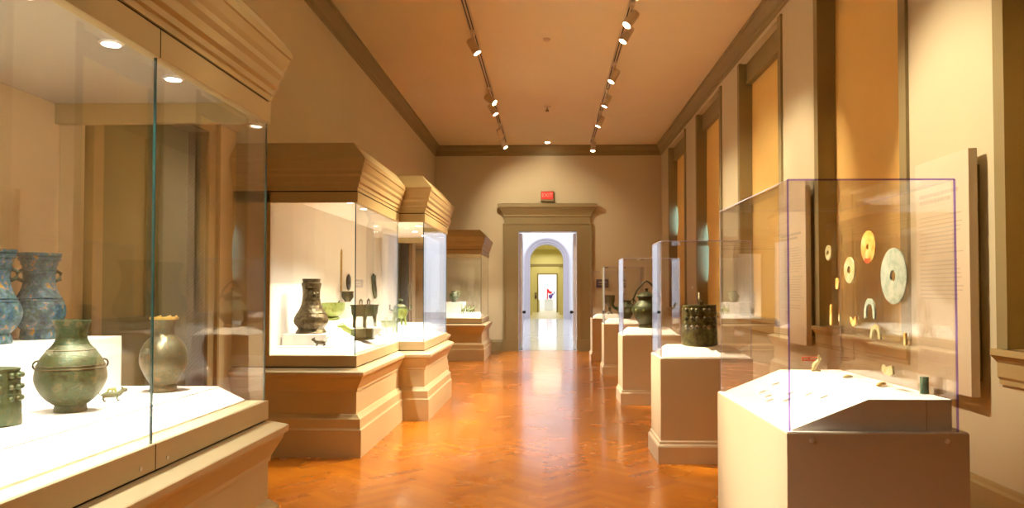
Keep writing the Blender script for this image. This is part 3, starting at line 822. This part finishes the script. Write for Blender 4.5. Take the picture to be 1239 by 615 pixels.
arc_jade(1056, 410, .058, .020, M['jade_honey'], 'lower yellow green arched jade pendant')
def flat_jade(name, px, py, poly, mat, label, group):
    p = at(px, py, XJ)
    o = MB().prism(poly, 'x', -.005, .005).build(name, mat, loc=(XJ - .004, p[1], p[2]), bevel=.002)
    tag(o, label, 'jade ornament', group)
GJ = 'small jade ornaments in the nearest vitrine'
flat_jade('jade_bar', 1003.5, 382, [(-.012, -.055), (.014, -.055), (.012, .058), (-.006, .066), (-.014, .05)], M['jade_amber'], 'upright yellow jade bar at the left of the group', GJ)
flat_jade('jade_bar', 1091, 410, [(-.010, -.028), (.010, -.028), (.008, .03), (-.008, .026)], M['jade_amber'], 'short orange jade bar below the largest disc', GJ)
flat_jade('jade_figure', 1011, 344, [(-.02, -.03), (.012, -.032), (.022, -.005), (.016, .022), (.004, .034), (-.014, .03), (-.024, .006)], M['jade_amber'], 'small orange jade figure under the smallest ring', GJ)
flat_jade('jade_bird', 1030, 389, [(-.04, -.004), (-.022, -.026), (.012, -.026), (.036, -.006), (.044, .022), (.022, .008), (.0, .0), (-.022, .024), (-.040, .028)], M['jade_amber'], 'orange jade bird with raised wings', GJ)
flat_jade('jade_plaque', 1013.5, 385, [(-.010, -.018), (.010, -.018), (.010, .018), (-.010, .02)], M['jade_honey'], 'tiny pale jade tablet beside the orange bird', GJ)

# jades lying and standing on the platform
def floor_pt(px, py, z):
    Y = 900.0 * (EYE - z) / (py - 353.5); return ((px - 664.5) / 900 * Y, Y, z)
p = floor_pt(1111.5, 475, ZP + .001)
t = thing('jade_tube', 'dark green jade tube standing at the right front of the platform', 'jade tube', p)
MB().lathe([(.011, 0), (.0185, 0), (.0195, .002), (.0185, .006), (.0185, .068), (.0195, .072), (.0185, .076), (.011, .076), (.011, .0)][:-1], n=28).build('tube', M['jade_dark'], t, True)
MB().lathe([(.0196, .002), (.0200, .004), (.0196, .006)], n=28).build('band', M['jade_dark'], t, True)
GS = 'jades lying on the white platform'
def pebble(name, px, py, pts, radii, mat, label, z=ZP):
    x, y, z_ = floor_pt(px, py, z)
    t = MB().tube(pts, 0, 10, radii).build(name, mat, loc=(x, y, z), smooth=True)
    tag(t, label, 'jade ornament', GS)
pebble('jade_pendant', 1061, 467, [(-.035, -.03, .010), (-.02, -.018, .012), (.005, 0, .014), (.03, .03, .012), (.045, .05, .008)], [.004, .010, .011, .008, .003], M['jade_amber'], 'orange jade pendant lying at the front of the platform')
pebble('jade_pendant', 1021, 457, [(-.03, -.02, .008), (-.01, -.005, .011), (.015, .01, .011), (.035, .02, .007)], [.004, .009, .008, .003], M['jade_honey'], 'pale yellow jade pendant lying in the middle of the platform')
flat_jade('jade_carving', 1070, 446.5, [(-.06, -.015), (-.03, -.028), (.03, -.026), (.06, -.01), (.05, .02), (.02, .012), (-.02, .018), (-.05, .024)], M['jade_honey'], 'honey coloured jade carving low on the clear sheet, right rear of the platform', GJ)
x, y, _ = floor_pt(985, 449, ZP)
t = thing('jade_dragon', 'yellow jade dragon standing near the rear of the platform', 'jade ornament', (x, y, ZP), group=GS)
MB().tube([(-.02, 0, .012), (-.012, 0, .04), (.004, 0, .055), (.016, 0, .075), (.008, 0, .095)], 0, 10, [.012, .016, .014, .012, .006]).build('body', M['jade_honey'], t, True)
MB().tube([(-.03, 0, .006), (-.005, 0, .009), (.02, 0, .006)], .006).build('foot', M['jade_honey'], t, True)
x, y, _ = floor_pt(976, 447.5, ZP)
t = thing('jade_hilt_guard', 'red brown jade handle raised on a clear stand left of the yellow dragon', 'jade ornament', (x, y - .02, ZP), group=GS)
m_ = MB().box(-.05, .05, -.006, .006, .056, .064).box(-.05, .05, -.006, .006, .074, .081)
for dx in (-.05, -.012, .042): m_.box(dx, dx + .008, -.006, .006, .064, .074)
m_.build('handle', M['jade_red'], t, bevel=.002)
MB().box(-.006, .006, -.004, .004, .001, .056).build('stand', M['acrylic'], t)

# ------------------------------------------------------------------ bronzes
def bell(label, loc, h, w, d, rz, handle_h, mat, group, bossmat, rows=3, taper=.93):
    t = thing('bronze_bell', label, 'bell', loc, rz, group)
    n = 48; rs = []
    def ring(z, s):
        pts = []
        for i in range(n):
            a = 2 * math.pi * i / n; ca, sa = math.cos(a), math.sin(a)
            # almond section, ridges at +-X
            x = w / 2 * s * ca; y = d / 2 * s * math.copysign(abs(sa) ** 1.25, sa)
            zz = z
            if z <= .001: zz = z + .05 * h * (1 - abs(ca) ** 2) * 0.6
            pts.append((x, y, zz))
        return pts
    levels = [(0, 1.0), (.05 * h, 1.012), (.30 * h, .995), (.34 * h, 1.0), (.36 * h, .985), (.55 * h, .975), (.57 * h, .985), (.59 * h, .97), (.78 * h, .955), (.80 * h, .965), (.82 * h, .95), (.96 * h, taper), (.97 * h, taper + .02), (h, taper + .02)]
    MB().rings([ring(z, s) for z, s in levels]).build('body', mat, t, True)
    for k in range(rows):
        z = h * (.90 - .205 * k - .02)
        m_ = MB()
        for i in range(12):
            fr_ = (i % 3 - 1) * .24; sx = 1 if (i // 3) % 2 else -1; sy = 1 if i // 6 else -1
            yy = (.20, .47, .76)[i % 3]; sa = yy ** .8; ca = sx * math.sqrt(1 - sa * sa)
            s = .965
            x = w / 2 * s * ca; y = sy * d / 2 * s * sa ** 1.25
            nx, ny = ca / (w / 2), sy * sa / (d / 2); l = math.hypot(nx, ny); nx /= l; ny /= l
            r = h * .052
            m_.ball((x + nx * r * .2, y + ny * r * .2, z), r, (1, 1, 1), 10, 6)
        m_.build('boss_row', bossmat, t, True)
    hh = handle_h; q = hh * .42
    m_ = MB().tube([(-q, 0, h - .004), (-q * 1.05, 0, h + hh * .45), (-q * .7, 0, h + hh * .85), (0, 0, h + hh), (q * .7, 0, h + hh * .85), (q * 1.05, 0, h + hh * .45), (q, 0, h - .004)], hh * .17, 10)
    m_.ball((-q, 0, h + hh * .30), hh * .22, (1, .8, 1)).ball((q, 0, h + hh * .30), hh * .22, (1, .8, 1)).ball((0, 0, h + hh * 1.0), hh * .2).ball((0, 0, h + hh * .5), hh * .3, (1, .8, 1)).ball((0, .02, h + hh * .15), hh * .25)
    m_.build('suspension_loop', M['b_brown'], t, True)
    return t
bell('squat dark bronze bell with rows of bosses on the second pedestal', (1.425, 7.085, 1.0395), .385, .36, .335, R(-97), .10, M['b_bell'], 'studded bronze bells', M['b_silver'])
bell('green bronze bell with rows of bosses cut by the left picture edge', (-2.145, 2.775, 1.0415), .215, .26, .19, R(20), .065, M['b_green'], 'studded bronze bells', M['b_green'])

def lathe_vase(name, label, cat, loc, prof, mat, parts=(), group=None, rz=0, power=1.0, part='body'):
    t = thing(name, label, cat, loc, rz, group)
    MB().lathe(prof, n=48, power=power).build(part, mat, t, True)
    for nm, m_, mt in parts: m_.build(nm, mt, t, True)
    return t
def smooth_prof(pts, k=5):
    out = []
    for i in range(len(pts) - 1):
        p0 = pts[max(i - 1, 0)]; p1 = pts[i]; p2 = pts[i + 1]; p3 = pts[min(i + 2, len(pts) - 1)]
        for j in range(k):
            t_ = j / k
            out.append(tuple(.5 * ((2 * p1[a]) + (-p0[a] + p2[a]) * t_ + (2 * p0[a] - 5 * p1[a] + 4 * p2[a] - p3[a]) * t_ ** 2 + (-p0[a] + 3 * p1[a] - 3 * p2[a] + p3[a]) * t_ ** 3) for a in (0, 1)))
    out.append(pts[-1]); return out
def lip(r, z, t_=.008, depth=.05):
    return [(r, z), (r - t_, z + .001), (r - t_ * 1.6, z - depth), (.001, z - depth - .002)]
def ring_handle(c, r, th, facing=0):
    m_ = MB(); pts = []
    for i in range(17):
        a = 2 * math.pi * i / 16; u = r * math.cos(a); v = r * math.sin(a)
        pts.append((c[0] + u * math.cos(facing), c[1] + u * math.sin(facing), c[2] + v))
    return m_.tube(pts, th, 8)

# green hu vase, front
s = .386
body = [(.001, 0), (.060, 0), (.062, .006), (.060, .030), (.068, .034)]
body += smooth_prof([(.070, .036), (.105, .070), (.132, .125), (.134, .165), (.120, .215), (.095, .255), (.070, .285), (.058, .315), (.060, .345), (.070, .378), (.072, .386)])[1:]
body += lip(.072, .388, .008, .07)
bands = MB()
for z, r in ((.185, .1322), (.198, .1275), (.262, .0905)): bands.lathe([(r - .003, z - .004), (r + .0012, z - .002), (r + .0012, z + .002), (r - .005, z + .004)], n=48)
rings_ = ring_handle((-.105, -.06, .20), .018, .004, R(60)).add(*(lambda q: (q.v, q.f))(ring_handle((.105, .06, .20), .018, .004, R(60))))
lathe_vase('bronze_vase', 'round bellied green bronze vase at the front of the nearest case', 'vase', (-2.035, 3.13, 1.0405), body, M['b_green'],
           [('band', bands, M['b_brown']), ('ring_handle', rings_, M['b_dark'])], 'bronze vases in the nearest case')
# silvery hu vase
b2 = [(.001, 0), (.064, 0), (.066, .004), (.062, .034), (.060, .038)]
b2 += smooth_prof([(.062, .040), (.088, .085), (.112, .145), (.110, .200), (.088, .250), (.058, .285), (.052, .315), (.056, .345), (.062, .366)])[1:]
b2 += [(.062, .366)] + lip(.062, .370, .008, .05)
rim = MB().lathe([(.060, .366), (.068, .368), (.068, .378), (.052, .379), (.050, .366)], n=40)
for i in range(8):
    a = i * .785; rim.ball((.060 * math.cos(a), .060 * math.sin(a), .381), .006, n=8, m=4)
rg = ring_handle((-.03, -.118, .19), .024, .005, R(0)).ball((-.03, -.108, .215), .014)
lathe_vase('bronze_vase', 'silvery brown bronze vase with gilt rim behind the glass joint of the nearest case', 'vase', (-1.965, 3.76, 1.0405), b2, M['b_silver'],
           [('rim', rim, M['b_gold']), ('ring_handle', rg, M['b_silver'])], 'bronze vases in the nearest case')
# riser at the back and the two blue vases
t = MB().box(-2.755, -2.30, 2.2, 3.96, 1.0405, 1.312).build('display_riser', M['deck'], bevel=.003)
tag(t, 'long white riser along the back of the nearest case under the blue vases', 'riser')
def blue_vase(label, loc, rz):
    pr = [(.001, 0), (.078, 0), (.082, .006), (.078, .040), (.074, .048)]
    pr += smooth_prof([(.076, .050), (.104, .085), (.118, .130), (.112, .175), (.088, .225), (.072, .270), (.070, .320), (.076, .370), (.082, .390)])[1:]
    pr += [(.090, .392), (.092, .405), (.088, .41)] + [(.094, .415), (.096, .428)] + lip(.096, .43, .01, .06)
    bd = MB()
    for z, r in ((.19, .105), (.205, .099), (.33, .071), (.345, .072)): bd.lathe([(r - .004, z - .005), (r + .003, z - .002), (r + .003, z + .002), (r - .006, z + .005)], n=40)
    ear = MB().tube([(.072, 0, .29), (.095, 0, .30), (.098, 0, .33), (.074, 0, .345)], .009).tube([(-.072, 0, .29), (-.095, 0, .30), (-.098, 0, .33), (-.074, 0, .345)], .009)
    return lathe_vase('bronze_vase', label, 'vase', loc, pr, M['b_blue'], [('band', bd, M['b_blue']), ('lug', ear, M['b_dark'])], 'blue encrusted vases on the riser', rz)
blue_vase('tall blue crusted bronze vase on the riser, right one of the pair', (-2.555, 3.67, 1.3125), R(55))
blue_vase('tall blue crusted bronze vase cut by the left picture edge', (-2.53, 3.32, 1.3125), R(50))

def creature(name, label, loc, rz, sc, mat, group=None, tail=True):
    t = thing(name, label, 'figurine', loc, rz, group)
    m_ = MB().tube([(-.06 * sc, 0, .042 * sc), (-.03 * sc, 0, .05 * sc), (.02 * sc, 0, .048 * sc), (.055 * sc, 0, .055 * sc), (.075 * sc, 0, .075 * sc), (.10 * sc, 0, .078 * sc)], 0, 10, [.016 * sc, .024 * sc, .022 * sc, .020 * sc, .017 * sc, .010 * sc])
    m_.ball((.085 * sc, 0, .080 * sc), .02 * sc, (1.2, .8, .9)).ball((.072 * sc, .012 * sc, .10 * sc), .007 * sc).ball((.072 * sc, -.012 * sc, .10 * sc), .007 * sc)
    m_.build('body', mat, t, True)
    for x in (-.045, .045):
        for y in (-.016, .016):
            MB().tube([(x * sc, y * sc, .045 * sc), ((x - .008) * sc, y * 1.2 * sc, .022 * sc), (x * sc, y * 1.2 * sc, .004 * sc), ((x + .012) * sc, y * 1.2 * sc, .004 * sc)], 0, 8, [.010 * sc, .007 * sc, .005 * sc, .004 * sc]).build('leg', mat, t, True)
    if tail:
        MB().tube([(-.055 * sc, 0, .045 * sc), (-.08 * sc, 0, .06 * sc), (-.075 * sc, 0, .09 * sc), (-.10 * sc, 0, .11 * sc)], .005 * sc).build('tail', mat, t, True)
    return t
t = creature('bronze_creature', 'tiny curled green bronze beast beside the round bellied vase', (-2.033, 3.42, 1.0405), R(31), .62, M['b_green'])
MB().tube([(-.02, 0, .03), (-.01, 0, .055), (.012, 0, .058), (.02, 0, .04)], .006).tube([(0, .01, .03), (.005, .02, .05), (.02, .015, .055)], .005).build('wing', M['b_olive'], t, True)

# middle case objects
ZD2 = 1.0205
t = MB().box(-2.62, -2.18, 7.26, 7.68, ZD2, 1.130).build('display_riser', M['deck'], bevel=.003)
tag(t, 'low white riser under the tall brown vase in the middle case', 'riser')
pr = [(.001, 0), (.146, 0), (.148, .010), (.132, .036), (.124, .046), (.130, .060)]
pr += smooth_prof([(.134, .066), (.158, .095), (.166, .130), (.156, .170), (.130, .215), (.103, .270), (.088, .330), (.084, .400), (.088, .455), (.095, .490)])[1:]
pr += [(.096, .505), (.084, .508), (.082, .520), (.088, .545)] + lip(.088, .548, .01, .06)
bd = MB()
for z, r in ((.20, .139), (.34, .087), (.46, .089)): bd.lathe([(r - .004, z - .006), (r + .003, z - .003), (r + .003, z + .003), (r - .006, z + .006)], n=40, power=.85)
mask = MB().ball((.045, -.078, .40), .016, (1.3, .7, 1)).ball((.078, -.04, .40), .012).add(*(lambda q: (q.v, q.f))(ring_handle((.055, -.085, .375), .022, .004, R(30))))
lathe_vase('bronze_vase', 'tall brown bronze vase with flared foot in the middle case', 'vase', (-2.40, 7.47, 1.1305), pr, M['b_brown'], [('band', bd, M['b_brown']), ('ring_handle', mask, M['b_silver'])], rz=0, power=.85)
creature('bronze_dragon', 'small dark bronze beast with a long raised tail before the tall brown vase', (-2.215, 7.175, ZD2), R(180), .8, M['b_brown'])
# long green vessel in the middle
t = thing('bronze_trough', 'long low green bronze vessel with animal head, middle of the stepped case', 'bronze vessel', (-2.02, 8.15, ZD2), R(55))
MB().lathe([(.001, .0), (.09, 0), (.10, .01), (.085, .03), (.12, .05), (.15, .09), (.155, .12), (.145, .12), (.12, .07), (.001, .05)], sx=1.5, sy=.7).build('bowl', M['b_green'], t, True)
MB().tube([(-.20, 0, .10), (-.27, 0, .13), (-.32, 0, .17), (-.37, 0, .16)], 0, 10, [.03, .03, .032, .015]).build('spout', M['b_olive'], t, True)
MB().tube([(.20, 0, .10), (.27, 0, .13), (.26, 0, .05), (.20, 0, .04)], .014).build('handle', M['b_green'], t, True)
# three-handled rectangular vessel
def fangding(name, label, loc, rz, sc, mat, group=None):
    t = thing(name, label, 'bronze vessel', loc, rz, group)
    s = sc
    o = [(-.16 * s, -.10 * s), (.16 * s, -.10 * s), (.16 * s, .10 * s), (-.16 * s, .10 * s)]
    stack(MB(), o, [(-.02 * s, .14 * s), (0, .17 * s), (.005 * s, .27 * s), (.015 * s, .275 * s), (.015 * s, .29 * s), (-.01 * s, .29 * s), (-.02 * s, .20 * s)], True).build('basin', mat, t, bevel=.003)
    for sx in (-1, 1):
        for sy in (-1, 1):
            MB().tube([(sx * .125 * s, sy * .07 * s, .16 * s), (sx * .13 * s, sy * .075 * s, .08 * s), (sx * .135 * s, sy * .08 * s, .0 * s)], 0, 10, [.030 * s, .018 * s, .022 * s]).build('leg', mat, t, True)
    for sx in (-1, 1):
        x = sx * .10 * s
        MB().tube([(x - .03 * s, 0, .28 * s), (x - .03 * s, 0, .34 * s), (x, 0, .36 * s), (x + .03 * s, 0, .34 * s), (x + .03 * s, 0, .28 * s)], .009 * s).build('handle', mat, t, True)
    return t
t = MB().box(-2.62, -2.20, 9.15, 9.85, ZD2, 1.09).build('display_riser', M['deck'], bevel=.003)
tag(t, 'low white riser under the four legged vessel', 'riser')
fangding('bronze_cauldron', 'dark four legged bronze cauldron with loop handles on the white riser', (-2.36, 9.5, 1.0925), R(75), 1.0, M['b_dark'])
# green vessel at back centre
t = MB().box(-2.62, -2.36, 8.30, 8.90, ZD2, 1.22).build('display_riser', M['deck'], bevel=.003)
tag(t, 'tall white riser behind the tall brown vase', 'riser')
t = thing('bronze_bowl', 'wide olive green bronze bowl partly behind the tall brown vase', 'bronze vessel', (-2.49, 8.55, 1.2205))
MB().lathe([(.001, 0), (.07, 0), (.075, .02), (.06, .04), (.10, .07), (.13, .12), (.135, .20), (.125, .20), (.11, .12), (.001, .07)], sx=.9, sy=1.6).build('bowl', M['b_olive'], t, True)
MB().tube([(0, .20, .19), (0, .25, .22), (0, .26, .14), (0, .19, .10)], .012).build('handle', M['b_green'], t, True)
t = thing('bronze_cup', 'small pale bronze cup below the round mirror, on a bracket', 'bronze vessel', (-2.56, 9.42, 1.42))
MB().lathe([(.001, 0), (.04, 0), (.042, .015), (.055, .03), (.075, .06), (.07, .11), (.078, .135), (.07, .135), (.06, .07), (.001, .05)], n=32).build('bowl', M['b_silver'], t, True)
MB().box(-.075, .03, -.04, .04, -.012, 0).build('bracket', M['acrylic'], t)
o = MB().lathe([(.001, -.006), (.10, -.006), (.11, 0), (.10, .006), (.03, .006), (.02, .014), (.001, .016)], n=40).xf(Matrix.Rotation(R(90), 4, 'Y')).build('bronze_mirror', M['b_silver'], loc=(-2.63, 9.72, 1.67), smooth=True)
tag(o, 'round grey bronze mirror hung on the back of the stepped case', 'mirror')
o = MB().prism([(-.025, 0), (.025, 0), (.028, .48), (0, .54), (-.028, .48)], 'x', 0, .012).build('dagger_axe', M['b_gold'], loc=(-2.638, 9.38, 1.55), bevel=.003)
tag(o, 'tall narrow tan blade hung left of the round mirror', 'blade')
t = thing('bronze_ornament', 'dark notched bronze ornament hung right of the glass corner', 'ornament', (-2.636, 11.1, 1.56))
MB().prism([(-.14, .22), (-.05, .20), (-.04, .26), (.03, .20), (.08, .24), (.10, .12), (.16, -.08), (.06, -.12), (.02, -.08), (-.06, .0)], 'x', .001, .03).build('plate', M['b_green'], t, bevel=.004)
MB().tube([(.035, -.08, .15), (.04, 0, .08), (.035, .07, -.02)], .012).build('ridge', M['b_dark'], t, True)
# vessels in the centre bay
t = MB().box(-2.10, -1.86, 9.70, 10.05, ZD2, 1.10).build('display_riser', M['deck'], bevel=.003)
tag(t, 'small white riser under the green lidded tripod', 'riser')
t = thing('bronze_tripod', 'olive bronze tripod with knobbed lid in the projecting centre of the case', 'bronze vessel', (-1.98, 9.88, 1.1025))
MB().lathe([(.001, .09), (.06, .10), (.095, .14), (.10, .19), (.09, .22), (.085, .22), (.08, .15), (.001, .12)], n=32).build('bowl', M['b_olive'], t, True)
MB().lathe([(.092, .221), (.085, .25), (.05, .275), (.015, .285), (.012, .31), (.04, .33), (.035, .345), (.001, .345)], n=32).build('lid', M['b_green'], t, True)
for a in (90, 210, 330):
    c, s_ = math.cos(R(a)), math.sin(R(a))
    MB().tube([(.07 * c, .07 * s_, .14), (.085 * c, .085 * s_, .07), (.10 * c, .10 * s_, 0.0)], 0, 8, [.024, .013, .016]).build('leg', M['b_olive'], t, True)
MB().tube([(.09, 0, .19), (.14, 0, .21), (.14, 0, .27)], .012).tube([(-.09, 0, .19), (-.14, 0, .21), (-.14, 0, .27)], .012).build('handle', M['b_green'], t, True)
fangding('bronze_cauldron', 'small olive green bronze cauldron in front of the lidded tripod', (-2.02, 9.42, ZD2+.001), R(40), .55, M['b_olive'])
# far case
ZD4 = 1.0405
t = MB().box(-2.55, -1.98, 17.15, 17.75, ZD4, 1.30).build('display_riser', M['deck'], bevel=.004)
tag(t, 'white riser block in the furthest case', 'riser')
t = thing('bronze_ewer', 'round green bronze ewer on the white block in the furthest case', 'bronze vessel', (-2.22, 17.4, 1.3005))
MB().lathe([(.001, 0), (.06, 0), (.055, .03), (.09, .07), (.12, .14), (.10, .20), (.06, .24), (.065, .27), (.055, .27), (.001, .2)], n=32).build('body', M['b_green'], t, True)
MB().tube([(.10, 0, .14), (.17, 0, .18), (.16, 0, .25), (.06, 0, .26)], .012).build('handle', M['b_olive'], t, True)
for i in range(3):
    creature('bronze_horse', ['left', 'middle', 'right'][i] + ' one of three small green bronze beasts in the furthest case', (-1.86 + .0 + i * .0, 16.98, ZD4), 0, 1.0, M['b_olive'], 'small bronze beasts in the furthest case', True).location = (-1.955 + i * .105, 16.98 + .06 * (i % 2), ZD4)
for o in [o for o in COL.objects if o.name.startswith('bronze_horse')]:
    o.scale = (1.15, 1.15, 1.9); o.rotation_euler.z = R(70)

# vessels on the other pedestals
ZT = 1.0395
t = thing('bronze_jar', 'dark bronze jar with domed lid and looped bail on the third pedestal', 'bronze vessel', (1.385, 10.58, ZT))
MB().lathe([(.001, 0.0)] + [(.11, 0), (.115, .03), (.10, .05)] + smooth_prof([(.11, .06), (.16, .13), (.20, .22), (.19, .30), (.14, .36), (.115, .39), (.12, .42)])[1:] + lip(.12, .425), n=40).build('body', M['b_green'], t, True)
MB().lathe([(.14, .426), (.145, .445), (.12, .47), (.06, .50), (.02, .51), (.016, .53), (.03, .55), (.001, .56)], n=32).build('lid', M['b_dark'], t, True)
MB().tube([(-.17, 0, .28), (-.19, 0, .40), (-.14, 0, .52), (-.05, 0, .63), (0, 0, .66), (.05, 0, .63), (.14, 0, .52), (.19, 0, .40), (.17, 0, .28)], .013).build('bail_handle', M['b_dark'], t, True)
m_ = MB()
for i in range(10):
    a = i * .628; m_.ball((.195 * math.cos(a), .195 * math.sin(a), .25), .018, n=8, m=5)
m_.build('boss_band', M['b_olive'], t, True)
t = thing('bronze_ewer', 'green bronze ewer with spout and curved handle on the fourth pedestal', 'bronze vessel', (1.46, 14.1, ZT))
MB().lathe([(.001, 0), (.09, 0), (.085, .03), (.12, .07), (.17, .15), (.17, .22), (.12, .28), (.09, .31), (.10, .34)] + lip(.10, .345), n=40).build('body', M['b_green'], t, True)
MB().tube([(-.15, 0, .18), (-.23, 0, .21), (-.27, 0, .30)], 0, 10, [.035, .024, .018]).build('spout', M['b_green'], t, True)
MB().tube([(.15, 0, .22), (.20, 0, .30), (.13, 0, .38), (.09, 0, .34)], .013).tube([(-.05, 0, .33), (-.07, 0, .43), (-.04, 0, .47), (-.09, 0, .47)], .016).build('handle', M['b_dark'], t, True)
t = thing('bronze_cup', 'small brown bronze cup on the furthest pedestal', 'bronze vessel', (1.38, 16.95, ZT))
MB().lathe([(.001, 0), (.07, 0), (.06, .03), (.03, .06), (.03, .16), (.09, .22), (.12, .30), (.12, .38), (.13, .42)] + lip(.13, .425), n=36).build('bowl', M['b_brown'], t, True)
MB().tube([(-.11, 0, .38), (-.17, 0, .36), (-.15, 0, .26), (-.10, 0, .25)], .012).build('handle', M['b_brown'], t, True)
